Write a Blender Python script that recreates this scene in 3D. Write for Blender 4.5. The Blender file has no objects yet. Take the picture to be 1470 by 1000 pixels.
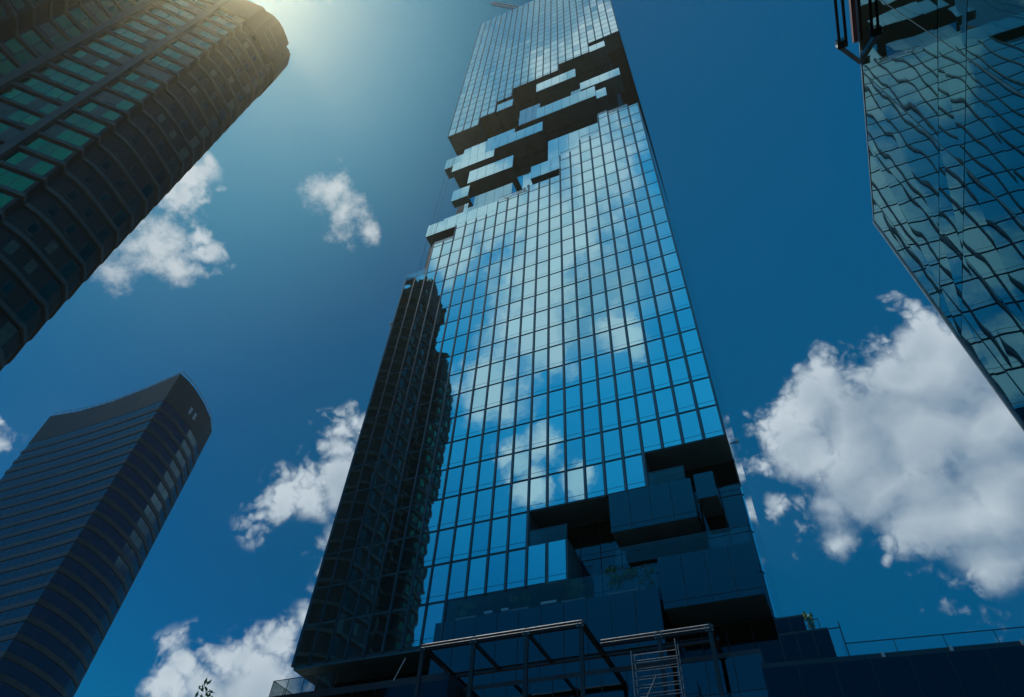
import bpy, math, random
from mathutils import Vector, Matrix

R = math.radians
scene = bpy.context.scene
col = scene.collection

# ------------------------------------------------------------------ camera
RIGHT = Vector((0.91976681, 0.38966704, 0.04678261))
DOWN = Vector((-0.26685087, 0.7083301, -0.65349757))
FWD = Vector((-0.28778399, 0.5885814, 0.75548151))
CAM = Vector((21.116, -45.154, 1.6))
cd = bpy.data.cameras.new("camera")
cam = bpy.data.objects.new("camera", cd)
col.objects.link(cam)
cam.matrix_world = Matrix(((RIGHT.x, -DOWN.x, -FWD.x, CAM.x),
                           (RIGHT.y, -DOWN.y, -FWD.y, CAM.y),
                           (RIGHT.z, -DOWN.z, -FWD.z, CAM.z), (0, 0, 0, 1)))
cd.sensor_width = 36
cd.lens = 942.44 / 1470 * 36
cd.clip_end = 6000
scene.camera = cam

# ------------------------------------------------------------------ world
SUN_AZ, SUN_EL = R(-92.0), R(65.5)
SUN = Vector((math.sin(SUN_AZ) * math.cos(SUN_EL), math.cos(SUN_AZ) * math.cos(SUN_EL), math.sin(SUN_EL)))
CUM = [(0.191, 0.772, 0.606, 0.098), (0.24, 0.743, 0.625, 0.072), (0.142, 0.811, 0.568, 0.083), (0.117, 0.748, 0.653, 0.067), (0.07, 0.785, 0.616, 0.063), (0.142, 0.777, 0.613, 0.077), (0.209, 0.73, 0.65, 0.059), (0.248, 0.706, 0.664, 0.061), (0.29, 0.718, 0.633, 0.077), (0.218, 0.777, 0.59, 0.095), (0.285, 0.774, 0.566, 0.096), (0.29, 0.811, 0.508, 0.105), (0.123, 0.816, 0.565, 0.076), (0.191, 0.83, 0.525, 0.086), (0.076, 0.835, 0.545, 0.048), (0.076, 0.857, 0.51, 0.038), (0.234, 0.855, 0.462, 0.065), (0.016, 0.823, 0.568, 0.026), (0.131, 0.87, 0.476, 0.018), (-0.543, 0.568, 0.619, 0.042), (-0.54, 0.607, 0.584, 0.059), (-0.588, 0.597, 0.546, 0.046), (-0.628, 0.568, 0.532, 0.039), (-0.649, 0.555, 0.521, 0.02), (-0.57, 0.638, 0.517, 0.038), (-0.506, 0.56, 0.656, 0.03), (-0.582, 0.653, 0.484, 0.023), (-0.727, 0.594, 0.343, 0.03), (-0.705, 0.629, 0.329, 0.048), (-0.67, 0.646, 0.366, 0.046), (-0.637, 0.665, 0.389, 0.047), (-0.657, 0.68, 0.327, 0.073), (-0.616, 0.665, 0.424, 0.034), (-0.599, 0.657, 0.457, 0.02), (-0.697, 0.656, 0.29, 0.07), (-0.573, 0.191, 0.797, 0.034), (-0.601, 0.204, 0.773, 0.035), (-0.561, 0.184, 0.807, 0.022), (-0.605, 0.273, 0.748, 0.027), (-0.812, 0.283, 0.51, 0.01), (-0.819, 0.304, 0.486, 0.013), (-0.82, 0.287, 0.494, 0.022)]
SOFT = [(-0.457, 0.298, 0.838, 0.061), (-0.441, 0.332, 0.834, 0.062), (-0.425, 0.366, 0.828, 0.036), (-0.65, 0.228, 0.725, 0.084), (-0.69, 0.232, 0.686, 0.051), (-0.642, 0.263, 0.72, 0.045), (0.25, 0.85, 0.465, 0.078), (0.2, 0.838, 0.507, 0.069)]
VEIL = [(-0.163, -0.283, 0.945, 0.321), (-0.164, -0.454, 0.876, 0.254), (-0.243, -0.373, 0.896, 0.255), (-0.04, -0.174, 0.984, 0.263), (-0.151, -0.57, 0.808, 0.155)]
MIRROR = [(-0.017, -0.277, 0.961, 0.082), (-0.051, -0.291, 0.955, 0.07), (-0.114, -0.294, 0.949, 0.047), (-0.173, -0.479, 0.861, 0.134), (-0.085, -0.417, 0.905, 0.109), (-0.258, -0.584, 0.77, 0.116), (-0.338, -0.618, 0.71, 0.084), (-0.224, -0.525, 0.821, 0.116), (-0.28, -0.704, 0.653, 0.047), (-0.311, -0.727, 0.612, 0.051), (-0.321, -0.695, 0.644, 0.041), (-0.243, -0.752, 0.613, 0.051), (-0.119, -0.632, 0.766, 0.062), (-0.329, -0.421, 0.845, 0.083), (-0.252, -0.369, 0.895, 0.071), (-0.24, -0.423, 0.874, 0.083)]

world = bpy.data.worlds.new("World")
scene.world = world
world.use_nodes = True
wt = world.node_tree


class NT:
    """small wrapper to write node trees as expressions"""
    def __init__(s, tree):
        s.t = tree

    def new(s, kind, **kw):
        n = s.t.nodes.new(kind)
        for k, v in kw.items():
            setattr(n, k, v)
        return n

    def put(s, sock, v):
        if isinstance(v, bpy.types.NodeSocket):
            s.t.links.new(v, sock)
        else:
            sock.default_value = v

    def m(s, op, a, b=None, c=None, clamp=False):
        n = s.new('ShaderNodeMath', operation=op, use_clamp=clamp)
        for i, v in enumerate((a, b, c)):
            if v is not None:
                s.put(n.inputs[i], v)
        return n.outputs[0]

    def vm(s, op, a, b=None, out=0):
        n = s.new('ShaderNodeVectorMath', operation=op)
        s.put(n.inputs[0], a)
        if b is not None:
            s.put(n.inputs[1], b)
        return n.outputs[out]

    def scale(s, a, f):
        n = s.new('ShaderNodeVectorMath', operation='SCALE')
        s.put(n.inputs[0], a)
        s.put(n.inputs['Scale'], f)
        return n.outputs[0]

    def noise(s, v, scale, detail=6, rough=0.55, out=0, dist=0.0):
        n = s.new('ShaderNodeTexNoise')
        s.put(n.inputs['Vector'], v)
        n.inputs['Scale'].default_value = scale
        n.inputs['Detail'].default_value = detail
        n.inputs['Roughness'].default_value = rough
        n.inputs['Distortion'].default_value = dist
        return n.outputs[out]

    def smooth(s, v, a, b, lo=0.0, hi=1.0):
        n = s.new('ShaderNodeMapRange', interpolation_type='SMOOTHSTEP')
        s.put(n.inputs[0], v)
        for i, x in enumerate((a, b, lo, hi)):
            n.inputs[i + 1].default_value = x
        return n.outputs[0]

    def mix(s, f, a, b):
        n = s.new('ShaderNodeMix', data_type='RGBA')
        s.put(n.inputs[0], f)
        s.put(n.inputs[6], a)
        s.put(n.inputs[7], b)
        return n.outputs[2]


w = NT(wt)
bg = wt.nodes['Background']
sky = w.new('ShaderNodeTexSky')
sky.sky_type = 'NISHITA'
sky.sun_disc = False
sky.sun_elevation = SUN_EL
sky.sun_rotation = SUN_AZ
sky.dust_density = 1.0
sep = w.new('ShaderNodeSeparateColor')
wt.links.new(sky.outputs[0], sep.inputs[0])
cmb = w.new('ShaderNodeCombineColor')
# deep blue base with the sun's bright surround from the Nishita model
for i_, (base_, thr, sat, gain) in enumerate(((0.004, 2.6, 3.0, 0.10), (0.84, 3.1, 1.3, 1.60), (2.10, 4.7, 1.2, 2.3))):
    x_ = w.m('MAXIMUM', w.m('SUBTRACT', sep.outputs[i_], thr), 0.0)
    x_ = w.m('DIVIDE', w.m('MULTIPLY', x_, x_), w.m('ADD', x_, 1.2))
    x_ = w.m('DIVIDE', x_, w.m('MULTIPLY_ADD', x_, 1.0 / sat, 1.0))
    w.put(cmb.inputs[i_], w.m('MULTIPLY_ADD', x_, gain, base_))
skycol = cmb.outputs[0]
V = w.new('ShaderNodeTexCoord').outputs['Generated']
# the sky opposite the sun side is paler and brighter
sv = w.new('ShaderNodeSeparateXYZ')
w.put(sv.inputs[0], V)
rear = w.smooth(sv.outputs[1], 0.0, -0.5)
rearcol = w.mix(w.smooth(sv.outputs[2], 0.42, 0.75), (0.02, 1.45, 3.5, 1), (0.10, 3.0, 5.9, 1))
skycol = w.mix(rear, skycol, rearcol)
# cumulus field: soft blobs broken up by fractal noise, evaluated twice for self-shading
warp = w.scale(w.vm('SUBTRACT', w.noise(V, 14, 3, 0.5, out=1), (0.5, 0.5, 0.5)), 0.055)


def field(v, blobs, warpv, peak=1.0, spread=1.0):
    p = w.vm('ADD', v, warpv)
    f = None
    for x, y, z, r in blobs:
        d = w.vm('DISTANCE', p, (x, y, z), out=1)
        small = peak < 0.9 and r < 0.05
        t = w.m('MULTIPLY_ADD', d, -1.0 / (r * spread * (1.25 if small else 1.0)), peak - (0.20 if small else 0.0))
        f = t if f is None else w.m('SMOOTH_MAX', f, t, 0.12)
    return f


def billow(v, scale, amp):
    n = w.noise(v, scale, 0, 0.5)
    return w.m('MULTIPLY_ADD', w.m('ABSOLUTE', w.m('MULTIPLY_ADD', n, 2.0, -1.0)), amp * 2.4, -amp * 0.62)


def density(v, v2):
    f = w.m('MAXIMUM', field(v, CUM, warp, 0.66, 1.7), -1.5)
    n = w.m('MULTIPLY_ADD', w.noise(v, 9, 2, 0.5), 1.2, -0.46)
    n = w.m('ADD', n, billow(v2, 13, 0.42))
    return f, w.m('ADD', f, n)


warp2 = w.scale(w.vm('SUBTRACT', w.noise(V, 40, 2, 0.55, out=1), (0.5, 0.5, 0.5)), 0.02)
f0, ds0 = density(V, w.vm('ADD', V, warp2))
d0 = w.m('ADD', ds0, billow(w.vm('ADD', V, warp2), 31, 0.26))
d0 = w.m('ADD', d0, billow(w.vm('ADD', V, warp2), 70, 0.16))
d0 = w.m('ADD', d0, w.m('MULTIPLY_ADD', w.noise(V, 85, 7, 0.68), 0.75, -0.375))
vs1 = w.vm('ADD', V, tuple(SUN * 0.030))
f1, ds1 = density(vs1, w.vm('ADD', vs1, warp2))
f2 = w.m('MAXIMUM', field(w.vm('ADD', V, tuple(SUN * 0.09)), CUM, warp, 0.66, 1.7), -1.5)
body_ = w.m('MULTIPLY_ADD', f0, 2.5, w.m('MULTIPLY_ADD', w.noise(V, 55, 4, 0.6), 0.6, -0.66))
edge_ = w.m('MINIMUM', d0, w.m('MULTIPLY_ADD', f0, 2.5, 0.75))
alpha = w.smooth(w.m('MAXIMUM', edge_, body_), 0.0, 0.72)
lit = w.m('MULTIPLY_ADD', w.m('SUBTRACT', ds0, ds1), 0.68, 0.55)
lit = w.m('ADD', lit, w.m('MULTIPLY', w.m('SUBTRACT', f0, f2), 0.50))
lit = w.m('ADD', lit, w.m('MULTIPLY', w.m('SUBTRACT', d0, ds0), 0.16), clamp=True)
thick = w.smooth(f0, 0.15, 0.75)
lit = w.m('MULTIPLY', lit, w.m('MULTIPLY_ADD', thick, -0.42, 1.0), clamp=True)
cloudcol = w.mix(lit, (0.9, 1.85, 3.0, 1), (5.4, 6.3, 7.0, 1))
# thin veils
soft = None
for lst, gain in ((SOFT, 0.9), (MIRROR, 1.3)):
    f = w.m('MAXIMUM', field(V, lst, warp), 0.0)
    f = w.m('MULTIPLY', f, gain)
    soft = f if soft is None else w.m('MAXIMUM', soft, f)
sn = w.noise(V, 20, 10, 0.68)
softa = w.m('MULTIPLY', w.smooth(w.m('MULTIPLY_ADD', sn, 2.2, w.m('MULTIPLY_ADD', soft, 1.3, -1.45)), 0.0, 0.9), 0.8, clamp=True)
# broad thin haze patches over the whole sky
bn = w.smooth(w.noise(V, 2.6, 5, 0.55), 0.5, 0.85, 0.0, 0.05)
c = w.mix(bn, skycol, (3.0, 3.8, 4.6, 1))
vf = w.m('MAXIMUM', field(V, VEIL, warp), 0.0)
va = w.m('MULTIPLY', w.smooth(vf, 0.0, 0.75), w.m('MULTIPLY_ADD', w.noise(V, 6, 7, 0.6), 2.4, -0.85), clamp=True)
c = w.mix(va, c, (3.6, 5.0, 5.6, 1))
c = w.mix(softa, c, (6.6, 7.2, 7.6, 1))
c = w.mix(alpha, c, cloudcol)
wt.links.new(c, bg.inputs[0])
bg.inputs[1].default_value = 0.1

# ------------------------------------------------------------------ sun
sl = bpy.data.lights.new("sun", 'SUN')
sl.energy = 3.0
sl.angle = R(0.5)
sl.color = (1.0, 0.93, 0.82)
so = bpy.data.objects.new("sun", sl)
col.objects.link(so)
so.rotation_euler = SUN.to_track_quat('Z', 'Y').to_euler()

scene.view_settings.view_transform = 'Standard'
scene.view_settings.look = 'None'
scene.view_settings.exposure = 0.0
scene.view_settings.gamma = 1.0
scene.cycles.use_denoising = True
scene.cycles.max_bounces = 6
scene.cycles.volume_bounces = 0
scene.cycles.caustics_reflective = False

# ------------------------------------------------------------------ materials
MATS = {}


def mat(name, base, rough=0.6, metal=0.0, spec=0.5, var=0.0, vscale=1.0, bump=0.0, bscale=1.0, bdetail=3, stretch=(1, 1, 1)):
    mt = bpy.data.materials.new(name)
    mt.use_nodes = True
    t = NT(mt.node_tree)
    p = mt.node_tree.nodes['Principled BSDF']
    p.inputs['Base Color'].default_value = (*base, 1)
    p.inputs['Roughness'].default_value = rough
    p.inputs['Metallic'].default_value = metal
    p.inputs['Specular IOR Level'].default_value = spec
    pos = t.new('ShaderNodeNewGeometry').outputs['Position']
    if stretch != (1, 1, 1):
        pos = t.vm('MULTIPLY', pos, stretch)
    if var:
        n = t.noise(pos, vscale, 5, 0.6)
        f = t.smooth(n, 0.25, 0.75, 1 - var, 1 + var)
        t.put(p.inputs['Base Color'], t.scale((*base,), f))
    if bump:
        b = t.new('ShaderNodeBump')
        b.inputs['Strength'].default_value = 1.0
        b.inputs['Distance'].default_value = bump
        t.put(b.inputs['Height'], t.noise(pos, bscale, bdetail, 0.5))
        t.put(p.inputs['Normal'], b.outputs[0])
    MATS[name] = mt
    return mt


coated = mat('coated_glass', (0.47, 0.74, 0.80), 0.02, 1.0, bump=0.004, bscale=0.55, bdetail=2)
coated_b = mat('coated_glass_duller', (0.37, 0.68, 0.76), 0.03, 1.0, bump=0.006, bscale=0.5, bdetail=2)
coated_c = mat('coated_glass_paler', (0.49, 0.79, 0.84), 0.02, 1.0, bump=0.003, bscale=0.7, bdetail=2)
room_glass = mat('room_glass', (0.44, 0.74, 0.80), 0.03, 1.0, bump=0.006, bscale=0.5, bdetail=2)
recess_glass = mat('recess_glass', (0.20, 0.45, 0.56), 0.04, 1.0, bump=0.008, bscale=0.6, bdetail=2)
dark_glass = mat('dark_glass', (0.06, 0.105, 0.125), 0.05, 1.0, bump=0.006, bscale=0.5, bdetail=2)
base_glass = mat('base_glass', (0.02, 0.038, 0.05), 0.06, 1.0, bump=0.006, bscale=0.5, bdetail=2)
backing = mat('facade_backing', (0.03, 0.055, 0.065), 0.6)
soffit_m = mat('soffit_panel', (0.045, 0.125, 0.145), 0.55, var=0.2, vscale=0.5)
mullion_m = mat('mullion_metal', (0.05, 0.12, 0.15), 0.35, 0.7, var=0.15, vscale=0.4)
steel = mat('painted_steel', (0.035, 0.035, 0.038), 0.35, 0.3, var=0.2, vscale=2)
galv = mat('galvanised_steel', (0.42, 0.44, 0.45), 0.4, 0.6, var=0.25, vscale=3)
dull = mat('dull_galvanised_steel', (0.22, 0.23, 0.24), 0.5, 0.4, var=0.35, vscale=4)
concrete = mat('tower_render', (0.042, 0.047, 0.046), 0.8, var=0.25, vscale=0.35, stretch=(1, 1, 0.25))
bandm = mat('balcony_render', (0.10, 0.115, 0.108), 0.7, var=0.2, vscale=0.6)
crownm = mat('crown_render', (0.055, 0.056, 0.05), 0.75, var=0.15, vscale=0.3)
resglass = mat('apartment_glass', (0.11, 0.165, 0.08), 0.08, 1.0, bump=0.01, bscale=0.8)  # front panes: raised tint puts the bright veil on this face into the colour
resglass_b = mat('apartment_glass_dark', (0.08, 0.13, 0.07), 0.1, 1.0, bump=0.01, bscale=0.8)
resglass_c = mat('apartment_glass_shade', (0.025, 0.055, 0.05), 0.1, 1.0, bump=0.01, bscale=0.8)  # darker copy for the flanks, their shade put into the colour
curtain = mat('drawn_curtain', (0.10, 0.125, 0.10), 0.5, var=0.3, vscale=1.5)
resframe = mat('window_frame', (0.18, 0.18, 0.18), 0.5)
offglass = mat('office_glass', (0.022, 0.075, 0.11), 0.05, 1.0, bump=0.008, bscale=0.35)
offband = mat('office_band', (0.042, 0.056, 0.07), 0.55, var=0.15, vscale=0.3)
offcrown = mat('office_crown', (0.038, 0.047, 0.056), 0.65, var=0.15, vscale=0.3)
pavglass = mat('pavilion_glass', (0.010, 0.145, 0.18), 0.015, 1.0, bump=0.0075, bscale=0.55, bdetail=1)
podm = mat('podium_cladding', (0.022, 0.03, 0.038), 0.35, var=0.25, vscale=0.5)
paving = mat('paving', (0.11, 0.12, 0.125), 0.85, var=0.25, vscale=0.3)
asphalt = mat('asphalt', (0.05, 0.05, 0.052), 0.9, var=0.3, vscale=0.6)
leaf = mat('leaf', (0.10, 0.21, 0.05), 0.55, var=0.5, vscale=2.5)
bark = mat('bark', (0.1, 0.075, 0.05), 0.9, var=0.3, vscale=4)
planter_m = mat('planter_box', (0.30, 0.30, 0.30), 0.6, var=0.15, vscale=2)
white_m = mat('white_slab', (0.8, 0.8, 0.8), 0.5)
cable = mat('cable', (0.05, 0.05, 0.05), 0.6)
maroon = mat('maroon_panel', (0.16, 0.06, 0.06), 0.5, var=0.2, vscale=2)


def clear_glass(name, tint, amount):
    mt = bpy.data.materials.new(name)
    mt.use_nodes = True
    nt = mt.node_tree
    nt.nodes.clear()
    t = NT(nt)
    o = t.new('ShaderNodeOutputMaterial')
    tr = t.new('ShaderNodeBsdfTransparent')
    tr.inputs[0].default_value = (*tint, 1)
    gl = t.new('ShaderNodeBsdfGlossy')
    gl.inputs['Color'].default_value = (0.8, 0.9, 0.95, 1)
    gl.inputs['Roughness'].default_value = 0.03
    lw = t.new('ShaderNodeFresnel')
    lw.inputs[0].default_value = 1.5
    mx = t.new('ShaderNodeMixShader')
    t.put(mx.inputs[0], t.m('MULTIPLY_ADD', lw.outputs[0], 0.45, amount, clamp=True))
    nt.links.new(tr.outputs[0], mx.inputs[1])
    nt.links.new(gl.outputs[0], mx.inputs[2])
    nt.links.new(mx.outputs[0], o.inputs[0])
    return mt


railglass = clear_glass('balustrade_glass', (0.88, 0.94, 0.95), 0.012)


# ------------------------------------------------------------------ mesh helpers
class MB:
    def __init__(s):
        s.v = []
        s.f = []

    def add(s, vs, fs):
        o = len(s.v)
        s.v += [tuple(v) for v in vs]
        s.f += [tuple(i + o for i in f) for f in fs]
        return s

    def box(s, x0, x1, y0, y1, z0, z1):
        return s.add([(x0, y0, z0), (x1, y0, z0), (x1, y1, z0), (x0, y1, z0),
                      (x0, y0, z1), (x1, y0, z1), (x1, y1, z1), (x0, y1, z1)],
                     [(0, 3, 2, 1), (4, 5, 6, 7), (0, 1, 5, 4), (1, 2, 6, 5), (2, 3, 7, 6), (3, 0, 4, 7)])

    def bar(s, a, b, wd, ht=None, up=Vector((0, 0, 1))):
        """rectangular bar from a to b"""
        ht = ht or wd
        a, b = Vector(a), Vector(b)
        d = (b - a).normalized()
        if abs(d.dot(up)) > 0.95:
            up = Vector((0, 1, 0))
        sx = d.cross(up).normalized() * wd / 2
        sy = sx.cross(d).normalized() * ht / 2
        vs = []
        for p in (a, b):
            vs += [p - sx - sy, p + sx - sy, p + sx + sy, p - sx + sy]
        return s.add(vs, [(3, 2, 1, 0), (4, 5, 6, 7), (0, 1, 5, 4), (1, 2, 6, 5), (2, 3, 7, 6), (3, 0, 4, 7)])

    def tube(s, a, b, r, r2=None, n=8):
        r2 = r if r2 is None else r2
        a, b = Vector(a), Vector(b)
        d = (b - a).normalized()
        u = d.orthogonal().normalized()
        q = d.cross(u)
        vs = []
        for p, rr in ((a, r), (b, r2)):
            for i in range(n):
                t = 2 * math.pi * i / n
                vs.append(p + (u * math.cos(t) + q * math.sin(t)) * rr)
        fs = [(i, (i + 1) % n, n + (i + 1) % n, n + i) for i in range(n)]
        fs += [tuple(range(n - 1, -1, -1)), tuple(range(n, 2 * n))]
        return s.add(vs, fs)

    def prism(s, poly, z0, z1):
        """poly: list of (x,y) counter-clockwise; z1 a number or list per vertex"""
        n = len(poly)
        zt = z1 if isinstance(z1, (list, tuple)) else [z1] * n
        vs = [(x, y, z0) for x, y in poly] + [(x, y, zt[i]) for i, (x, y) in enumerate(poly)]
        fs = [(i, (i + 1) % n, n + (i + 1) % n, n + i) for i in range(n)]
        fs += [tuple(range(n - 1, -1, -1)), tuple(range(n, 2 * n))]
        return s.add(vs, fs)

    def build(s, name, material, parent=None):
        me = bpy.data.meshes.new(name)
        me.from_pydata(s.v, [], s.f)
        me.materials.append(material)
        o = bpy.data.objects.new(name, me)
        col.objects.link(o)
        if parent is not None:
            o.parent = parent
            me.transform(Matrix.Translation(-Vector(WORLDLOC.get(parent.name, (0, 0, 0)))))
        WORLDLOC[o.name] = WORLDLOC.get(parent.name, (0, 0, 0)) if parent is not None else (0, 0, 0)
        return o


WORLDLOC = {}


def tag(o, label=None, cat=None, group=None, kind=None):
    if label:
        o['label'] = label
    if cat:
        o['category'] = cat
    if group:
        o['group'] = group
    if kind:
        o['kind'] = kind
    return o


def empty(name, loc, label, cat, group=None):
    o = bpy.data.objects.new(name, None)
    o.empty_display_size = 0.5
    col.objects.link(o)
    o.location = loc
    WORLDLOC[o.name] = tuple(loc)
    return tag(o, label, cat, group)


def offset(poly, d):
    """outward mitred offset of a counter-clockwise polygon"""
    n = len(poly)
    out = []
    for i in range(n):
        p0, p1, p2 = Vector(poly[i - 1]), Vector(poly[i]), Vector(poly[(i + 1) % n])
        a = (p1 - p0).normalized()
        b = (p2 - p1).normalized()
        na, nb = Vector((a.y, -a.x)), Vector((b.y, -b.x))
        m = na + nb
        m = m.normalized() if m.length > 1e-4 else na
        k = min(2.0, 1.0 / max(0.3, m.dot(na)))
        out.append(tuple(p1 + m * d * k))
    return out


def project(p):
    q = Vector(p) - CAM
    zf = q.dot(FWD)
    return 735 + 942.44 * q.dot(RIGHT) / zf, 500 + 942.44 * q.dot(DOWN) / zf, zf


def quad_area(vs):
    pts = [project(v) for v in vs]
    if min(p[2] for p in pts) <= 0:
        return 0.0
    cx, cy = sum(p[0] for p in pts) / len(pts), sum(p[1] for p in pts) / len(pts)
    if not (0 <= cx <= 1470 and 0 <= cy <= 1000):
        return 0.0
    a = 0
    for i in range(len(pts)):
        x0, y0, _ = pts[i]
        x1, y1, _ = pts[(i + 1) % len(pts)]
        a += x0 * y1 - x1 * y0
    return abs(a) / 2


def windows(parent, items, mats, name='window', limit=100, frame_m=None):
    """items: (area, MB, frame MB, material number). the largest in the picture become parts of their own, the rest one part"""
    items.sort(key=lambda t: -t[0])
    for a, mb, fm, k in items[:limit]:
        o = mb.build(name, mats[k], parent)
        if frame_m:
            fm.build('window_frame', frame_m, o)
    rest, fr, idx_ = MB(), MB(), []
    for a, mb, fm, k in items[limit:]:
        rest.add(mb.v, mb.f)
        idx_ += [k] * len(mb.f)
        if frame_m:
            fr.add(fm.v, fm.f)
    if rest.v:
        o = rest.build(name, mats[0], parent)
        for mt in mats[1:]:
            o.data.materials.append(mt)
        o.data.polygons.foreach_set('material_index', idx_)
        o['kind'] = 'stuff'
        if fr.v:
            fr.build('window_frame', frame_m, o)['kind'] = 'stuff'


# ------------------------------------------------------------------ ground
g = MB()
g.add([(-3000, -3000, 0), (3000, -3000, 0), (3000, 3000, 0), (-3000, 3000, 0)], [(0, 1, 2, 3)])
tag(g.build('ground', paving), kind='structure')
g = MB()
g.add([(-400, -62, 0.004), (400, -62, 0.004), (400, -50, 0.004), (-400, -50, 0.004)], [(0, 1, 2, 3)])
tag(g.build('road', asphalt), kind='structure')

# ------------------------------------------------------------------ main glass skyscraper
Z25 = 25.414
CW, RH = 1.8, 3.6


def X(c):
    return (c - 11) * CW


def Z(k):
    return Z25 + (25 - k) * RH


rng = random.Random(7)
tower = empty('glass_skyscraper', (0, 0, 0),
              'tall blue mirrored glass skyscraper with jagged pixel-like notches of projecting glass rooms', 'skyscraper')

low_top = [9] * 2 + [6.75] * 2 + [5.7] * 4 + [4.85] * 3 + [4.4] * 3 + [2.45] * 2 + [1.55] * 2 + [-0.5] + [-0.2] * 3
low_bot = [25] * 8 + [24] * 4 + [22] * 6 + [21] * 4
up_bot = [-5.8] * 4 + [-6.75] * 2 + [-8.35] * 2 + [-9.55] * 6 + [-10.55] * 4 + [-12.2] * 4
up_top = [-29.7] * 22
panes = []


def pane(x0, x1, zb, zt, y, strip=True):
    """one glazed unit: a tall sheet over a low sheet, each tilted by a hair like real glass"""
    mb = MB()
    parts = [(zb + 0.50, zt), (zb, zb + 0.455)] if strip and zt - zb > 1.2 else [(zb, zt)]
    ta, tb = rng.gauss(0, 0.0036), rng.gauss(0, 0.0036)
    xc, zc = (x0 + x1) / 2, (zb + zt) / 2
    for a, b in parts:
        def yy(x, z):
            return y + ta * (x - xc) + tb * (z - zc)
        f = [(x0, yy(x0, a), a), (x1, yy(x1, a), a), (x1, yy(x1, b), b), (x0, yy(x0, b), b)]
        bk = [(p[0], y + 0.07, p[2]) for p in f]
        mb.add(f + bk, [(0, 1, 2, 3), (0, 4, 5, 1), (1, 5, 6, 2), (2, 6, 7, 3), (3, 7, 4, 0)])
    ar = quad_area([(x0, y, zb), (x1, y, zb), (x1, y, zt), (x0, y, zt)])
    return ar, mb, None, rng.choice((0, 0, 0, 0, 1, 1, 2))


for tops, bots, off in ((low_top, low_bot, 0.0), (up_top, up_bot, 0.2)):
    for c in range(22):
        t, b = tops[c], bots[c]
        k = math.floor(t - off)
        while k + off < b - 0.01:
            r0, r1 = max(k + off, t), min(k + 1 + off, b)
            if r1 - r0 > 0.15:
                panes.append(pane(X(c) + 0.155, X(c + 1) - 0.155, Z(r1) + 0.12, Z(r0) - 0.12, -0.02))
            k += 1
# two panes hang on as a box in the lower notch
for c in (12, 13):
    panes.append(pane(X(c) + 0.155, X(c + 1) - 0.155, Z(24) + 0.12, Z(22.95) - 0.1, -0.02))
windows(tower, panes, (coated, coated_b, coated_c))

# vertical mullions, one per column line and block
for tops, bots in ((low_top, low_bot), (up_top, up_bot)):
    for c in range(23):
        cs = [i for i in (c - 1, c) if 0 <= i < 22]
        zt, zb = max(Z(tops[i]) for i in cs), min(Z(bots[i]) for i in cs)
        x = X(c) + (0.07 if c == 0 else -0.07 if c == 22 else 0)
        mb = MB().box(x - 0.07, x + 0.07, -0.10, 0.06, zb, zt)
        mb.box(x - 0.145, x + 0.145, 0.0, 0.058, zb + 0.002, zt - 0.002)
        mb.build('mullion', mullion_m, tower)


def groups(tops, bots):
    i = 0
    while i < 22:
        j = i
        while j < 22 and tops[j] == tops[i] and bots[j] == bots[i]:
            j += 1
        yield i, j, tops[i], bots[i]
        i = j


core = MB()
for tops, bots in ((low_top, low_bot), (up_top, up_bot)):
    for i, j, t, b in groups(tops, bots):
        core.box(X(i) + 0.02 * (i == 0), X(j) - 0.02 * (j == 22), 0.06, 3.62, Z(b), Z(t))
core.box(X(12), X(14), 0.06, 3.62, Z(24), Z(22.95))
core.build('floor_plate_edge', soffit_m, tower)
body = MB()
body.box(-19.76, 19.76, 3.6, 39.6, 0, Z(4.9))
body.box(-15.9, 16.2, 3.61, 39.5, Z(4.9), Z(-5.8))
body.box(16.2, 19.76, 24.0, 39.5, Z(4.9), Z(-5.8))
body.box(16.2, 19.76, 3.61, 24.0, Z(4.9), Z(-0.25))
body.box(-19.76, 16.2, 3.6, 39.6, Z(-5.8), Z(-29.7))
body.box(16.2, 19.76, 3.6, 24.0, Z(-12.2), Z(-29.7))
body.box(16.2, 19.76, 24.0, 39.6, Z(-5.8), Z(-29.7))
body.build('building_core', backing, tower)
# right flank glazing, storey by storey
sg = MB()
for k in range(-29, 26):
    y0 = 0.3 if (k < -12 or 0 <= k < 21) else 24.1 if k < 0 else 3.7
    sg.box(19.76, 19.86, y0, 39.6, Z(k + 1) + 0.1, Z(k) - 0.1)
sg.build('side_glazing', coated, tower)
# glazing on the recessed core wall inside both notches
rg = MB()
for k in range(-12, 6):
    for c in range(3, 20 if k < 0 else 22):
        _, mb, _, _ = pane(X(c) + 0.04, X(c + 1) - 0.04, Z(k + 1) + 0.05, Z(k) - 0.05, 3.5)
        rg.add(mb.v, mb.f)
rg.build('recessed_glazing', room_glass, tower)
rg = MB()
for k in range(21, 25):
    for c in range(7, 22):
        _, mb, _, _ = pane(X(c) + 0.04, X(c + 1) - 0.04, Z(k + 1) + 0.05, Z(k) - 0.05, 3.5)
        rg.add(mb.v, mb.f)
rg.build('recessed_glazing', dark_glass, tower)


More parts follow.
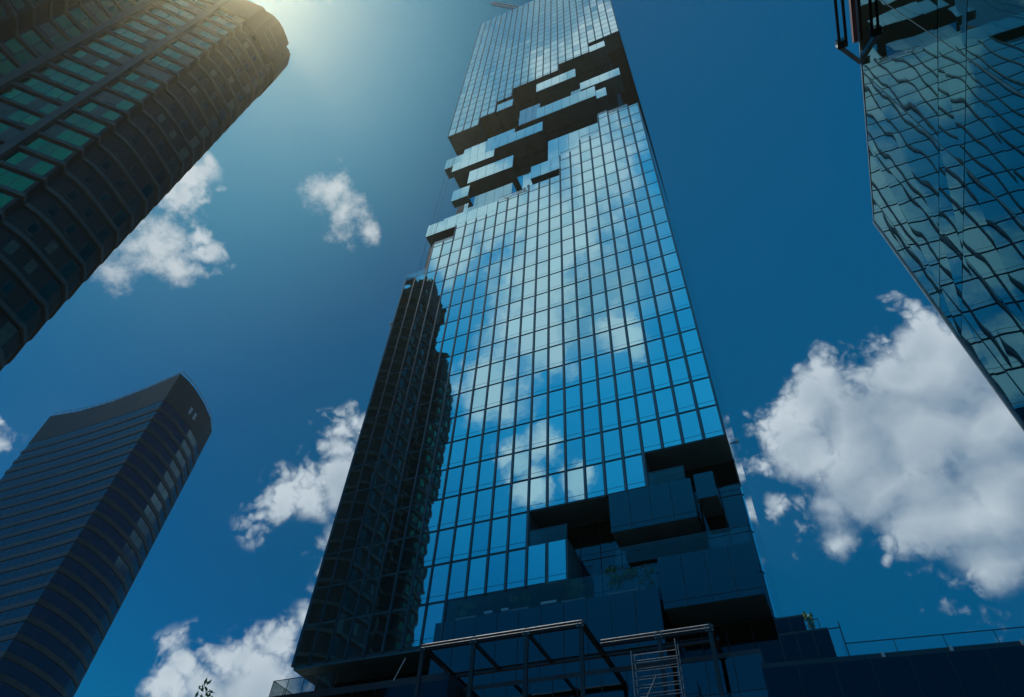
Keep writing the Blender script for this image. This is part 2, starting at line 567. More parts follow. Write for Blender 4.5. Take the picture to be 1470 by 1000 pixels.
def room(c0, c1, r0, r1, y0=0.0, y1=3.55, gm=None, step=1.0):
    """a projecting glass room: dark body (soffit, roof) with a child skin of glass sheets"""
    gm = gm or room_glass
    x0, x1, zb, zt = X(c0), X(c1), Z(r1), Z(r0)
    b = MB().box(x0 + 0.05, x1 - 0.05, y0 + 0.06, y1, zb, zt).build('glass_room', soffit_m, tower)
    gl = MB()
    n = max(1, round((c1 - c0) / step))
    for i in range(n):
        a0, a1 = x0 + (x1 - x0) * i / n, x0 + (x1 - x0) * (i + 1) / n
        _, mb, _, _ = pane(a0 + 0.025, a1 - 0.025, zb + 0.03, zt - 0.03, y0, strip=(r1 - r0) > 0.9)
        gl.add(mb.v, mb.f)
    gl.box(x0, x0 + 0.05, y0 + 0.1, y1 - 0.02, zb + 0.03, zt - 0.03)
    gl.box(x1 - 0.05, x1, y0 + 0.1, y1 - 0.02, zb + 0.03, zt - 0.03)
    gl.build('glazing', gm, b)
    return b


def rail(c0, c1, r0, r1, y=0.05, n=None):
    """glass balustrade: sheets and a thin top rail"""
    b = MB()
    n = n or max(1, round((c1 - c0) / 1.0))
    for i in range(n):
        a0, a1 = X(c0 + (c1 - c0) * i / n), X(c0 + (c1 - c0) * (i + 1) / n)
        b.box(a0 + 0.015, a1 - 0.015, y, y + 0.02, Z(r1), Z(r0) - 0.03)
    o = b.build('balustrade', railglass, tower)
    MB().box(X(c0), X(c1), y - 0.01, y + 0.04, Z(r0) - 0.03, Z(r0) + 0.02).build('rail', mullion_m, o)


for a in ((6.2, 8.25, -7.8, -6.7), (18, 20, -11.5, -10.45)):          # small boxes hanging below the upper block
    room(*a)
room(11.2, 16.1, -8.6, -7.3)
room(16.5, 21.0, -5.9, -4.8)
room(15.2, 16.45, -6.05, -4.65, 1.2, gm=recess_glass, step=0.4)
room(11.4, 18.1, -4.6, -3.2)
room(18.1, 19.2, -4.1, -2.95, 0.35)
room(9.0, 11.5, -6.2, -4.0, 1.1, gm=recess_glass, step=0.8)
MB().box(X(9.0), X(11.5), 1.0, 1.12, Z(-4.0) - 0.12, Z(-4.0) + 0.1).build('floor_plate_edge', galv, tower)
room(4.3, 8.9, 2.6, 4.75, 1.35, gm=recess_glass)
room(6.2, 12.15, -2.5, -1.35)
room(5.5, 8.8, -3.4, -2.5, 0.45)
room(2.85, 6.5, -2.9, -1.3, 0.12, step=0.9)
room(1.9, 6.8, -1.3, -0.42, -0.05)
room(0.7, 2.95, -2.5, -1.35, 0.25, 2.4)
room(4.2, 9.1, 0.35, 1.7)
room(2.65, 4.5, 1.85, 2.9, 0.2, 1.6)
room(1.9, 4.2, 3.9, 4.75, 1.2)
room(0.85, 8.0, 4.75, 5.75, -0.02)
room(12.6, 18.0, -0.3, 2.0, 0.9)
room(11.1, 14.1, 2.5, 3.75)
room(10.1, 11.1, 2.6, 4.2, 0.9)
# glass parapets on the stepped roofs
rail(0, 2, 8.5, 9)
rail(2, 4, 6.5, 6.75)
rail(8, 11, 4.45, 4.85)
rail(14, 16, 2.15, 2.45)
rail(16, 18, 1.2, 1.55)
rail(18, 19, -0.8, -0.5)
rail(19, 21, -0.8, -0.2, 0.3)
# lower notch
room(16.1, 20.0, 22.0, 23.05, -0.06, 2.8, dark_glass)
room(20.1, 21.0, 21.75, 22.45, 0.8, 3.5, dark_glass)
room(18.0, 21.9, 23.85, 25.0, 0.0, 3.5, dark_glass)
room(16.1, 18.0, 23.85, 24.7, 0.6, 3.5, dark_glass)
rail(12.1, 14.0, 22.55, 22.95)
rail(18.1, 19.8, 21.6, 22.0)
rail(16.2, 21.9, 23.45, 23.85)
# terrace with planting below the mirrored facade
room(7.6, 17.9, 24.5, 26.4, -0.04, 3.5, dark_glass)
rail(7.7, 17.9, 24.0, 24.5)
# set-back base walls under the overhang
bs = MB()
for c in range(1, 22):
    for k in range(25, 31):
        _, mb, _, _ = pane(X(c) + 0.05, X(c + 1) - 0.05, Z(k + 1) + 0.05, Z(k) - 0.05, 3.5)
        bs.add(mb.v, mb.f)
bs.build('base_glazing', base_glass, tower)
MB().box(-19.6, X(7.5), 0.1, 3.6, Z(25.07), Z(25)).build('soffit', soffit_m, tower)

# ------------------------------------------------------------------ things on the skyscraper
for x, z, x2, lab in ((-19.9, Z(11.75), -20.5, 'small grey lamp bracket sticking out of the left glass edge of the skyscraper'),
                      (19.95, Z(21.2), 20.5, 'small grey lamp bracket on the right glass edge above the lower notch')):
    t = empty('lamp_bracket', (x, 0.4, z), lab, 'lamp bracket', 'lamp brackets on the skyscraper edges')
    MB().bar((x, 0.4, z), (x2, 0.4, z + 0.1), 0.07).build('arm', steel, t)
    MB().box(min(x2, x2 + 0.25) - 0.1, max(x2, x2) + 0.15, 0.25, 0.55, z + 0.05, z + 0.4).build('lamp_head', galv, t)
for i, (c0, k0, k1) in enumerate(((1.25, -3.0, 8.5), (1.75, -2.0, 8.5))):
    o = MB().tube((X(c0), -0.25, Z(k1)), (X(c0) + 0.2, -0.2, Z(k0)), 0.025, n=5).build('rope', cable)
    tag(o, ('outer' if i == 0 else 'inner') + ' thin dark rope hanging down the left edge of the skyscraper notch', 'rope',
        'ropes hanging down the skyscraper')

cr = empty('roof_crane', (X(5.5), 6, Z(-29.7)), 'thin grey jib crane on the roof edge of the glass skyscraper', 'crane')
zt = Z(-29.7)
MB().box(X(7), X(8.2), 2, 5, zt, zt + 3).build('machine_house', galv, cr)
MB().tube((X(7.4), 2.6, zt + 3), (X(7.4), 2.6, zt + 5), 0.5).build('mast', galv, cr)
jb = MB()
A0, B0 = Vector((X(7.4), 1.5, zt + 3.0)), Vector((X(1.3), -0.4, zt + 20.6))
for dx in (Vector((0.4, 0, 0.3)), Vector((-0.4, 0, -0.3)), Vector((0, 0.7, 0))):
    jb.bar(A0 + dx, B0 + dx, 0.45)
for i in range(12):
    p, q = A0.lerp(B0, i / 12), A0.lerp(B0, (i + 1) / 12)
    jb.bar(p + Vector((0.4, 0, 0.3)), q + Vector((-0.4, 0, -0.3)), 0.25)
    jb.bar(p + Vector((0, 0.7, 0)), q + Vector((0.4, 0, 0.3)), 0.25)
jb.build('jib', galv, cr)


def leaves(mb, centre, radii, n, size, seed):
    rr = random.Random(seed)
    cx, cy, cz = centre
    clumps = [(rr.uniform(-.7, .7), rr.uniform(-.7, .7), rr.uniform(-.5, .8), rr.uniform(.25, .5)) for _ in range(9)]
    for _ in range(n):
        k = rr.choice(clumps)
        p = Vector([rr.gauss(0, 1) for _ in range(3)]).normalized() * (rr.random() ** 0.5) * k[3]
        p = Vector((cx + (p.x + k[0]) * radii[0], cy + (p.y + k[1]) * radii[1], cz + (p.z + k[2]) * radii[2]))
        u = Vector([rr.gauss(0, 1) for _ in range(3)]).normalized()
        v = u.orthogonal().normalized()
        s = size * rr.uniform(.6, 1.3)
        mb.add([p - u * s, p - v * s * .35, p + u * s, p + v * s * .35], [(0, 1, 2, 3)])


def planter(x, y, z, wd, ht, n, lab, seed, box=True):
    t = empty('planter_shrub' if box else 'shrub', (x, y, z), lab, 'shrub', 'shrubs on the skyscraper terraces')
    if box:
        MB().box(x - wd / 2, x + wd / 2, y, y + 0.5, z, z + 0.4).build('planter_box', planter_m, t)
    st = MB()
    rr = random.Random(seed)
    for i in range(5):
        sx = x + rr.uniform(-.35, .35) * wd
        st.tube((sx, y + 0.25, z + 0.2), (sx + rr.uniform(-.2, .2), y + 0.25, z + 0.4 + ht * 0.6), 0.02, 0.01, 5)
    st.build('stem', bark, t)
    mb = MB()
    leaves(mb, (x, y + 0.25, z + 0.5 + ht * 0.55), (wd * .6, 0.5, ht * .75), int(n * 1.5), 0.13, seed)
    mb.build('foliage', leaf, t)


zt = Z(24.5) + 0.02
planter(-3.7, 0.5, zt, 1.9, 1.1, 500, 'leftmost low green shrub on the planted terrace, darkest of the row', 1)
planter(1.05, 0.5, zt, 1.5, 1.3, 500, 'rounded green shrub on the terrace under the mirrored facade, beside white slabs', 2)
planter(5.6, 0.5, zt, 1.9, 1.2, 500, 'dim green shrub on the terrace below the two hanging mirrored panes', 3)
planter(9.6, 0.5, zt, 2.4, 1.7, 900, 'brightest and widest green shrub near the right end of the terrace', 4)
planter(11.7, 0.6, zt, 1.3, 1.3, 450, 'smaller pale green shrub at the right end of the terrace beside the widest shrub', 5)
planter(X(8.8), 0.5, Z(4.85) + 0.02, 1.2, 1.3, 300, 'left dark shrub on the high stepped roof in the upper notch', 6)
planter(X(10.6), 0.3, Z(4.85) + 0.02, 1.3, 1.6, 350, 'right dark shrub on the high stepped roof beside a small glass room', 7)
for i, (x, wd, lab) in enumerate(((-1.9, 0.7, 'short white slab on the terrace between the two left shrubs, nearer the darkest shrub'),
                                  (-0.4, 0.6, 'short white slab on the terrace just left of the rounded shrub'),
                                  (3.0, 1.3, 'longest white slab on the terrace right of the rounded shrub'))):
    tag(MB().box(x, x + wd, 0.25, 0.55, zt + 0.25, zt + 0.45).build('slab', white_m), lab, 'slab', 'white slabs on the planted terrace')

# ------------------------------------------------------------------ steel frame pergola in front of the base
pg = empty('steel_frame', (2.5, -5, 0), 'dark steel frame pergola of beams and posts before the skyscraper base', 'steel frame')
zb = 22.1


def ibeam(mb, a, b):
    mb.bar(Vector(a) + Vector((0, 0, .13)), Vector(b) + Vector((0, 0, .13)), 0.26, 0.035)
    mb.bar(Vector(a) - Vector((0, 0, .13)), Vector(b) - Vector((0, 0, .13)), 0.26, 0.035)
    mb.bar(a, b, 0.05, 0.22)


def beam(name, a, b, m=steel):
    mb = MB()
    ibeam(mb, a, b)
    mb.build(name, m, pg)


beam('beam', (-3.4, -6, zb), (8.5, -6, zb))
beam('beam', (-3.2, -1.5, zb), (16.2, -1.5, zb))
beam('beam', (8.7, -3, zb), (16.0, -3, zb))
beam('beam', (8.4, -5.8, zb), (8.4, 3.2, zb))
beam('beam', (-3.1, -5.8, zb), (-3.1, 3.2, zb))
beam('beam', (15.9, -2.8, zb), (15.9, 3.2, zb))
for x in (0.6, 4.6):
    MB().bar((x, -5.8, zb), (x, -1.6, zb), 0.2, 0.22).build('strut', steel, pg)
for x, y in ((-3.2, -6), (0.7, -6), (4.55, -6), (8.3, -6), (12.6, -3), (15.9, -3)):
    MB().box(x - 0.13, x + 0.13, y - 0.1, y + 0.1, 0, zb + 0.35).build('post', steel, pg)

for x, y in ((-3.2, -6), (0.7, -6), (4.55, -6), (8.3, -6), (12.6, -3), (15.9, -3)):
    MB().box(x - 0.26, x + 0.26, y - 0.15, y - 0.135, zb - 0.22, zb + 0.2).build('gusset_plate', steel, pg)
    bm_ = MB()
    for dx in (-0.2, 0.2):
        for dz in (-0.15, 0.12):
            bm_.tube((x + dx, y - 0.17, zb + dz), (x + dx, y - 0.13, zb + dz), 0.03, n=6)
    bm_.build('bolt', galv, pg)

# light tubes along the beam tops
for a, b, y in ((-3.3, 8.4, -6.05), (8.7, 15.9, -3.05)):
    MB().tube((a, y, zb + 0.24), (b, y, zb + 0.24), 0.06).build('top_rail', dull, pg)
    MB().tube((a, y - 0.08, zb + 0.02), (b, y - 0.08, zb + 0.02), 0.035).build('lower_rail', dull, pg)

# scaffold tower
sc = empty('scaffold_tower', (12.5, -4.6, 16), 'light metal scaffold tower with rungs standing behind the steel frame post', 'scaffold')
for x in (11.1, 13.9):
    for y in (-4.7, -3.9):
        MB().tube((x, y, 10), (x, y, 20.6 if x < 12 else 21.0), 0.035).build('upright', dull, sc)
for i in range(9):
    z = 20.3 - i * 0.5
    mb = MB()
    for y in (-4.7, -3.9):
        mb.tube((11.1, y, z), (13.9, y, z), 0.028, n=6)
    for x in (11.1, 13.9):
        mb.tube((x, -4.7, z - .1), (x, -3.9, z - .1), 0.028, n=6)
    mb.build('rung', dull, sc)
MB().tube((11.5, -4.75, 17.2), (12.5, -4.75, 18.9), 0.03).build('diagonal_brace', dull, sc)
tag(MB().tube((-6.2, -4.5, 20.9), (-5.5, -4.5, 22.4), 0.035).build('pole', galv),
    'thin pale pole leaning at the dark base left of the steel frame', 'pole')

# ------------------------------------------------------------------ podium, terraces and railings
pd = empty('podium_building', (10, 0, 0), 'dark glass podium block around the foot of the skyscraper with a glass railing', 'building')
MB().prism([(18.6, -5), (60, -1.4), (60, 30), (19.9, 30), (19.9, 3.4), (18.6, 3.4)], 0, 18.75).build('wall', podm, pd)
MB().box(-2.5, 18.5, -1.0, 3.3, 0, 21.4).build('wall', podm, pd)
MB().box(-18.6, -2.6, -3.0, 3.3, 0, 21.7).build('wall', podm, pd)


def cladding(a, b, z0, z1, nx, nz, m, name='glass_panel', gap=0.03, lift=0.03, tilt=0.004):
    a, b = Vector(a), Vector(b)
    d = (b - a).normalized()
    nrm = Vector((d.y, -d.x))
    out = MB()
    for i in range(nx):
        for j in range(nz):
            p, q = a.lerp(b, i / nx) + d * gap, a.lerp(b, (i + 1) / nx) - d * gap
            za, zb_ = z0 + (z1 - z0) * j / nz + gap, z0 + (z1 - z0) * (j + 1) / nz - gap
            t = rng.gauss(0, tilt)
            o1, o2 = nrm * (lift + t), nrm * (lift - t)
            out.add([(p.x + o1.x, p.y + o1.y, za), (q.x + o2.x, q.y + o2.y, za), (q.x + o2.x, q.y + o2.y, zb_), (p.x + o1.x, p.y + o1.y, zb_)],
                    [(0, 1, 2, 3)])
    return out


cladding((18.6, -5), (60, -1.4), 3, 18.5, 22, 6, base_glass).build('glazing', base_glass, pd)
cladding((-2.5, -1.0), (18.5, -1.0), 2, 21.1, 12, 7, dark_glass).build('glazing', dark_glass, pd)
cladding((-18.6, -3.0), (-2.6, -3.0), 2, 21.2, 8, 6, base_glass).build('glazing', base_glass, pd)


def railing(pts, z, h, m=railglass, step=2.2):
    gl, tp = MB(), MB()
    for (x0, y0), (x1, y1) in zip(pts[:-1], pts[1:]):
        a, b = Vector((x0, y0)), Vector((x1, y1))
        n = max(1, round((b - a).length / step))
        d = (b - a).normalized()
        for i in range(n):
            p, q = a.lerp(b, i / n) + d * .02, a.lerp(b, (i + 1) / n) - d * .02
            gl.bar((p.x, p.y, z + h / 2), (q.x, q.y, z + h / 2), 0.02, h - 0.06)
        tp.bar((a.x, a.y, z + h), (b.x, b.y, z + h), 0.05, 0.04)
        for i in range(n + 1):
            p = a.lerp(b, i / n)
            tp.bar((p.x, p.y, z), (p.x, p.y, z + h), 0.035)
    o = gl.build('balustrade', m, pd)
    tp.build('rail', steel, o)


railing([(23.3, -4.5), (60, -1.3)], 18.75, 0.72, step=2.5)
railing([(-18.55, 0), (-18.55, -2.9), (-12.5, -2.9)], 21.7, 1.25, step=1.6)
railing([(8.8, -2.4), (18.5, -2.4)], 17.2, 1.2, step=2.0)
MB().box(8.6, 18.5, -2.5, -1.0, 0, 17.2).build('wall', podm, pd)
for i in range(9):
    f_ = (i + 0.5) / 9
    x_, y_ = 23.3 + f_ * 30, -4.56 + f_ * 2.6
    MB().box(x_ - 0.08, x_ + 0.08, y_ - 0.12, y_ + 0.05, 18.5, 18.78).build('rail_clamp', galv, pd)
st = empty('terrace_stack', (21, -4, 18.75), 'stepped dark glass terrace block beside the right foot of the skyscraper', 'building')
MB().box(19.9, 21.55, -4.4, 2, 18.75, 21.5).build('upper_block', podm, st)
MB().box(19.95, 22.67, -4.5, 2, 18.76, 20.5).build('lower_block', podm, st)
pn = MB()
for a_, b_, z0_, z1_, n_ in (((19.9, -4.4), (21.55, -4.4), 20.55, 21.4, 2), ((19.95, -4.5), (22.67, -4.5), 18.8, 20.4, 3)):
    q_ = cladding(a_, b_, z0_, z1_, n_, 1, None)
    pn.add(q_.v, q_.f)
pn.build('glazing', base_glass, st)
gl = MB()
gl.box(22.7, 23.3, -4.5, -4.47, 18.8, 20.4)
gl.box(23.27, 23.3, -4.45, 0, 18.8, 20.4)
gl.box(21.6, 22.3, -4.0, -3.97, 20.5, 21.3)
gl.build('balustrade', railglass, st)
fr = MB()
fr.bar((23.3, -4.5, 18.7), (23.3, -4.5, 20.75), 0.06)
fr.bar((22.7, -4.5, 20.4), (23.3, -4.5, 20.4), 0.05)
fr.bar((22.3, -4.0, 20.5), (22.3, -4.0, 21.3), 0.04)
fr.bar((21.6, -4.0, 21.3), (22.3, -4.0, 21.3), 0.04)
fr.build('rail', steel, st)
planter(21.9, -3.6, 20.5, 0.6, 0.9, 160, 'dark thin shrub behind the small glass railing of the stepped terrace block', 9)

# ------------------------------------------------------------------ residential tower, upper left
rt = empty('residential_tower', (-50, -45, 0), 'tall brown apartment tower with pale curved balcony bands and a rounded crown, upper left', 'apartment tower')
PB, PS1, PS2, PA2, PA = (-39.0, -27.9), (-38.72, -30.3), (-38.4, -33.2), (-38.9, -35.7), (-38.2, -36.4)
PM0, PM1, PM2 = (-38.86, -29.2), (-38.5, -31.8), (-38.52, -34.5)
PF1, PP1, PR = (-41.3, -39.9), (-46.0, -45.1), (-46.5, -48.7)
WG = [(-44.9, -50.1), (-44.5, -52.0), (-44.6, -56.5), (-46.5, -60)]
NO = [(-76, -60), (-76, -23.5), (-60, -23.5), (-44, -25.2), (-40.6, -26.4)]
# counter-clockwise seen from above
poly = [PB] + NO[::-1] + NO[:0]
poly = [PB, (-40.6, -26.4), (-44, -25.2), (-60, -23.5), (-76, -23.5), (-76, -60)] + WG[::-1] + [PR, PP1, PF1, PA, PA2, PM2, PS2, PM1, PS1, PM0]
shell = offset(poly, -0.24)
TOPZ = 124.0
MB().prism(shell, 0, TOPZ).build('wall', concrete, rt)
zs = [80.2 + 3.55 * i for i in range(-22, 13)]
ring = offset(poly, 0.05)
for z in zs:
    MB().prism(ring, z - 0.55, z).build('balcony_band', bandm, rt)


def strip_on(a, b, f0, f1, z0, z1, lift, depth=0.12):
    a, b = Vector(a), Vector(b)
    d = (b - a).normalized()
    n = Vector((d.y, -d.x))
    p, q = a.lerp(b, f0) + n * lift, a.lerp(b, f1) + n * lift
    p2, q2 = p - n * depth, q - n * depth
    return MB().prism([tuple(p), tuple(q), tuple(q2), tuple(p2)], z0, z1)


# pilasters up the diagonal front
for P, Q in ((PF1, PP1), (PP1, PF1), (PR, PP1)):
    pass
SH = {n: v for n, v in zip(range(len(poly)), shell)}
idx = {p: i for i, p in enumerate(poly)}


def seg(p, q):
    return shell[idx[p]], shell[idx[q]]


for (p, q, f0, f1) in ((PP1, PF1, 0.90, 1.02), (PP1, PF1, -0.06, 0.07)):
    a, b = seg(p, q)
    strip_on(a, b, f0, f1, 0, TOPZ + 1, 0.62, 0.6).build('pilaster', bandm, rt)
wins = []


def win(p, q, f0, f1, z0, z1, kinds=(0, 0, 0, 1, 1, 2), lift=0.05):
    a, b = seg(p, q)
    mb = strip_on(a, b, f0, f1, z0, z1, lift, 0.1)
    frames_v = strip_on(a, b, f0 - 0.012, f1 + 0.012, z0 - 0.06, z1 + 0.06, lift - 0.02, 0.1)
    wins.append((quad_area([mb.v[0], mb.v[1], mb.v[5], mb.v[4]]), mb, frames_v, rng.choice(kinds)))


for z in zs:
    z0, z1 = z + 0.12, z + 2.55
    # diagonal front: three big sheets a bay
    for p, q, ff in ((PF1, PA, ((0.08, 0.34), (0.36, 0.6), (0.62, 0.92))),
                     (PP1, PF1, ((0.09, 0.28), (0.3, 0.5), (0.52, 0.68), (0.70, 0.88))),
                     (PR, PP1, ((0.1, 0.45), (0.5, 0.88)))):
        for f0, f1 in ff:
            win(p, q, f0, f1, z0 + rng.choice((0, 0, 0, 0.5)), z1)
    # curved flank: two pairs of small windows and one wide pane at the end
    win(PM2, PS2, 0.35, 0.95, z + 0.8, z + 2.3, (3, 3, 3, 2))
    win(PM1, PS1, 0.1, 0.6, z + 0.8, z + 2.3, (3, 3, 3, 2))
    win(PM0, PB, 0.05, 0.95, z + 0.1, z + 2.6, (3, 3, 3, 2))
    win(WG[1], WG[0], 0.2, 0.75, z + 0.8, z + 2.3)
    win(WG[2], WG[1], 0.15, 0.35, z + 0.8, z + 2.3)
    win(WG[2], WG[1], 0.6, 0.85, z + 0.8, z + 2.3)
    # north flank, seen only in the mirror of the skyscraper
    for f in (0.1, 0.3, 0.5, 0.7):
        win((-44, -25.2), (-60, -23.5), f, f + 0.12, z + 0.6, z + 2.4, (3, 3, 3, 2))
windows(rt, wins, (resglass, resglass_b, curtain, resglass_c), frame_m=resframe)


def plate(mb, a, b, z0, za, zb_, th, hole=None):
    """upright plate from a to b with sloping top, optionally pierced by a round hole (u, z, r)"""
    a, b = Vector(a), Vector(b)
    L = (b - a).length
    d = (b - a).normalized()
    n = Vector((d.y, -d.x)) * th / 2
    outer = [(0, z0), (L, z0), (L, zb_), (0, za)]
    if not hole:
        vs = []
        for s in (1, -1):
            vs += [(a.x + d.x * u + n.x * s, a.y + d.y * u + n.y * s, z) for u, z in outer]
        mb.add(vs, [(0, 1, 2, 3), (7, 6, 5, 4), (0, 4, 5, 1), (1, 5, 6, 2), (2, 6, 7, 3), (3, 7, 4, 0)])
        return
    hu, hz, hr = hole
    N = 24
    inner, out = [], []
    for i in range(N):
        t = 2 * math.pi * (i + 0.5) / N
        cu, su = math.cos(t), math.sin(t)
        inner.append((hu + cu * hr, hz + su * hr))
        s = 1e9
        if cu > 1e-6:
            s = min(s, (L - hu) / cu)
        if cu < -1e-6:
            s = min(s, -hu / cu)
        if su < -1e-6:
            s = min(s, (z0 - hz) / su)
        if su > 1e-6:
            s = min(s, (min(za, zb_) - hz) / su)
        out.append((hu + cu * s, hz + su * s))
    vs = []
    for s in (1, -1):
        for ring_ in (inner, out):
            vs += [(a.x + d.x * u + n.x * s, a.y + d.y * u + n.y * s, z) for u, z in ring_]
    fs = []
    for i in range(N):
        j = (i + 1) % N
        fs += [(i, N + i, N + j, j), (2 * N + j, 3 * N + j, 3 * N + i, 2 * N + i), (j, 2 * N + j, 2 * N + i, i),
               (N + i, 3 * N + i, 3 * N + j, N + j)]
    mb.add(vs, fs)


cm = MB()
cz = 121.6
C = {p: offset(poly, 0.08)[idx[p]] for p in poly}
segs = [(WG[1], WG[0], 129, 129), (WG[0], PR, 129, 129), (PR, PP1, 129, 129), (PP1, PF1, 129, 129), (PF1, PA, 129, 129.7),
        (PA, PA2, 129.7, 131.2), (PA2, PM2, 131.2, 132.2), (PM2, PS2, 132.2, 132.8), (PS2, PM1, 132.8, 133.0), (PM1, PS1, 133, 132.8), (PS1, PM0, 132.8, 132.3)]
for p, q, za, zb_ in segs:
    plate(cm, C[p], C[q], cz, za, zb_, 0.3)
Lb = (Vector(C[PM0]) - Vector(C[PB])).length
plate(cm, C[PM0], C[PB], cz, 132.3, 131.2, 0.3, (Lb * 0.35, 127.2, 0.4))
plate(cm, C[PB], C[(-40.6, -26.4)], cz, 131.2, 130.8, 0.3)
La = (Vector(C[(-44, -25.2)]) - Vector(C[(-40.6, -26.4)])).length
plate(cm, C[(-40.6, -26.4)], C[(-44, -25.2)], cz, 131.0, 130.4, 0.3, (La * 0.5, 126.9, 1.0))
plate(cm, C[(-44, -25.2)], C[(-60, -23.5)], cz, 130.4, 127.0, 0.3)
plate(cm, C[(-60, -23.5)], C[(-76, -23.5)], cz, 127.0, 127.0, 0.3)
cm.build('crown', crownm, rt)
for z in (124.6, 127.2):
    MB().bar((*C[PS2], z), (*C[PS1], z), 0.5, 0.35).build('crown_band', bandm, rt)

# ------------------------------------------------------------------ office tower, lower left
ot = empty('office_tower', (-140, 45, 0), 'dark blue banded office tower with a rounded end and concave top, lower left', 'office tower')
OC, OL = (-119.1, 31.9), (-171.0, 32.2)
opoly = [OC, (-118.7, 35), (-119.0, 38.5), (-120.2, 43.5), (-122.4, 49), (-126, 54), (-132, 58), (-140, 60), (-176, 60), (-176, 40), (-175, 34.2), (-171.2, 34.0), OL,
         (-158, 32.5), (-145, 32.6), (-132, 32.4)]
OT = 130.6
inner = offset(opoly, -0.15)
MB().prism(inner, 0, 121.3).build('wall', offband, ot)
fl = [121.3 - 3.6 * i for i in range(1, 33)]
og = offset(opoly, -0.05)
ob = offset(opoly, 0.12)
for z in fl:
    wb = MB().prism(offset(opoly, -0.10), z + 1.15, z + 3.58)
    for e in (12, 13, 14, 15, 0, 1, 2, 3, 4, 5):
        a_, b_ = og[e], og[(e + 1) % len(og)]
        n_ = max(1, round((Vector(b_) - Vector(a_)).length / 2.4))
        pn = cladding(a_, b_, z + 1.15, z + 3.58, n_, 1, None, gap=0.11, lift=0.0, tilt=0.012)
        wb.add(pn.v, pn.f)
    wb.build('window_band', offglass, ot)
    MB().prism(ob, z - 0.0, z + 1.12).build('floor_band', offband, ot)
cr_ = MB()
tops = [131.6, 131.4, 131.2, 131, 130.8, 130.6, 130.6, 130.6, 130.6, 130.6, 133, 133, 132.4, 130.4, 129.9, 130.5]
cr_.prism(offset(opoly, 0.02), 121.3, tops)
cr_.build('crown', offcrown, ot)
rl = MB()
op2 = offset(opoly, -0.3)
vis = [12, 13, 14, 15, 0, 1, 2, 3, 4, 5]
for i, j in zip(vis[:-1], vis[1:]):
    a = Vector((*op2[i], tops[i] + 1.3))
    b = Vector((*op2[j], tops[j] + 1.3))
    rl.bar(a, b, 0.14)
    n = max(1, int((b - a).length / 3))
    for k in range(n):
        p = a.lerp(b, k / n)
        rl.bar(p - Vector((0, 0, 1.35)), p, 0.09)
rl.build('roof_rail', galv, ot)
mv = MB()
for i, x in enumerate(range(-170, -119, 4)):
    pass
for f in (0.3, 0.75):
    strip_on(opoly[2], opoly[3], f, f + 0.2, 124, 126.2, 0.06).build('opening', galv, ot)

# ------------------------------------------------------------------ glass pavilion, right
pv = empty('glass_pavilion', (26.1, -40, 0), 'nearby teal glass wall of a low building, wavily reflecting the skyscraper grid, right', 'glass building')
PX, PZ, PY0 = 26.1, 18.28, -32.93
MB().box(PX + 0.05, PX + 22, -75, PY0 - 0.02, 0, PZ - 0.1).build('wall', backing, pv)
ys = [PY0, -33.7, -35.3, -37.3, -39.35, -41.4, -43.5, -45.6, -47.7, -49.8, -52, -56, -60, -65, -70]
zz = [PZ, 14.15, 13.1, 10.6, 8.1, 5.6, 3.1, 0.3]
for i in range(len(ys) - 1):
    for j in range(len(zz) - 1):
        a, b = rng.gauss(0, 0.005), rng.gauss(0, 0.005)
        y0, y1, z1, z0 = ys[i] - 0.012, ys[i + 1] + 0.012, zz[j] - 0.012, zz[j + 1] + 0.012
        n = 10
        vs, fs = [], []
        MB().add([(PX + a, y0, z0), (PX - a, y1, z0), (PX + b, y1, z1), (PX - b, y0, z1)], [(0, 3, 2, 1)]).build('glass_panel', pavglass, pv)
MB().box(PX - 0.04, PX + 0.2, PY0, PY0 + 0.05, 0, PZ).build('corner_trim', galv, pv)
MB().box(PX - 0.015, PX + 0.3, -75, PY0, PZ - 0.01, PZ + 0.03).build('coping', galv, pv)
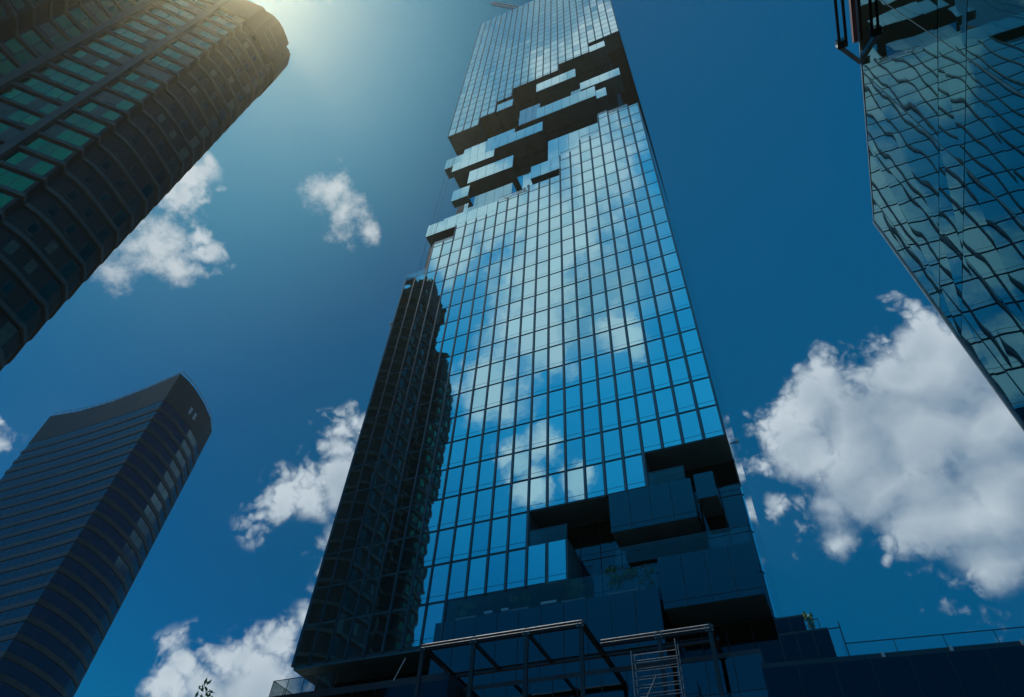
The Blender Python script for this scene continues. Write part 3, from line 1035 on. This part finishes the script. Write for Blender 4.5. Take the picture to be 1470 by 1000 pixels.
for y in (-33.7, -37.3, -41.4, -39.35):
    MB().box(PX - 0.008, PX + 0.04, y - 0.008, y + 0.008, 0, PZ - 0.03).build('joint', mullion_m, pv)
cn = empty('canopy_frame', (25.9, -42, 18.3), 'dark steel canopy frame jutting out along the top edge of the teal glass wall', 'canopy')
for x, z in ((25.68, 18.35), (25.82, 18.32)):
    MB().tube((x, -38.05, z), (x, -60, z), 0.035).build('rail', steel, cn)
MB().box(26.0, 26.1, -60, -38.0, 18.37, 18.5).build('edge_beam', maroon, cn)
MB().bar((25.64, -38.1, 18.36), (26.1, -37.5, 18.4), 0.1, 0.14).build('end_arm', galv, cn)
MB().box(25.62, 25.84, -38.2, -38.02, 18.28, 18.46).build('bracket', steel, cn)

# ------------------------------------------------------------------ tree whose top leaves reach the bottom edge
tr = empty('leafy_tree', (2.6, -28.2, 0), 'tree whose topmost dark leaves just reach above the lower left edge', 'tree')
MB().tube((2.6, -28.2, 0), (2.7, -28.1, 5.2), 0.2, 0.12).build('trunk', bark, tr)
mb = MB()
for i in range(7):
    t = i * 0.9
    leaves(mb, (2.6 + 1.3 * math.cos(t), -28.1 + 1.3 * math.sin(t), 6.3 + 0.3 * (i % 3)), (1.1, 1.1, 0.9), 260, 0.12, 40 + i)
leaves(mb, (2.35, -28.0, 8.9), (0.7, 0.7, 1.6), 420, 0.11, 60)
mb.build('crown', leaf, tr)

# ------------------------------------------------------------------ haze volume added for the sun's veil, mostly flare, over the left tower
hz = MB().box(-230, 75, -85, 90, -1, 250)
hm = bpy.data.materials.new('air')
hm.use_nodes = True
hm.node_tree.nodes.clear()
ho = hm.node_tree.nodes.new('ShaderNodeOutputMaterial')
hv = hm.node_tree.nodes.new('ShaderNodeVolumePrincipled')
hv.inputs['Color'].default_value = (1.0, 0.92, 0.58, 1)
hv.inputs['Density'].default_value = 0.00018
hv.inputs['Anisotropy'].default_value = 0.87
hm.node_tree.links.new(hv.outputs[0], ho.inputs['Volume'])
tag(hz.build('haze', hm), kind='stuff')
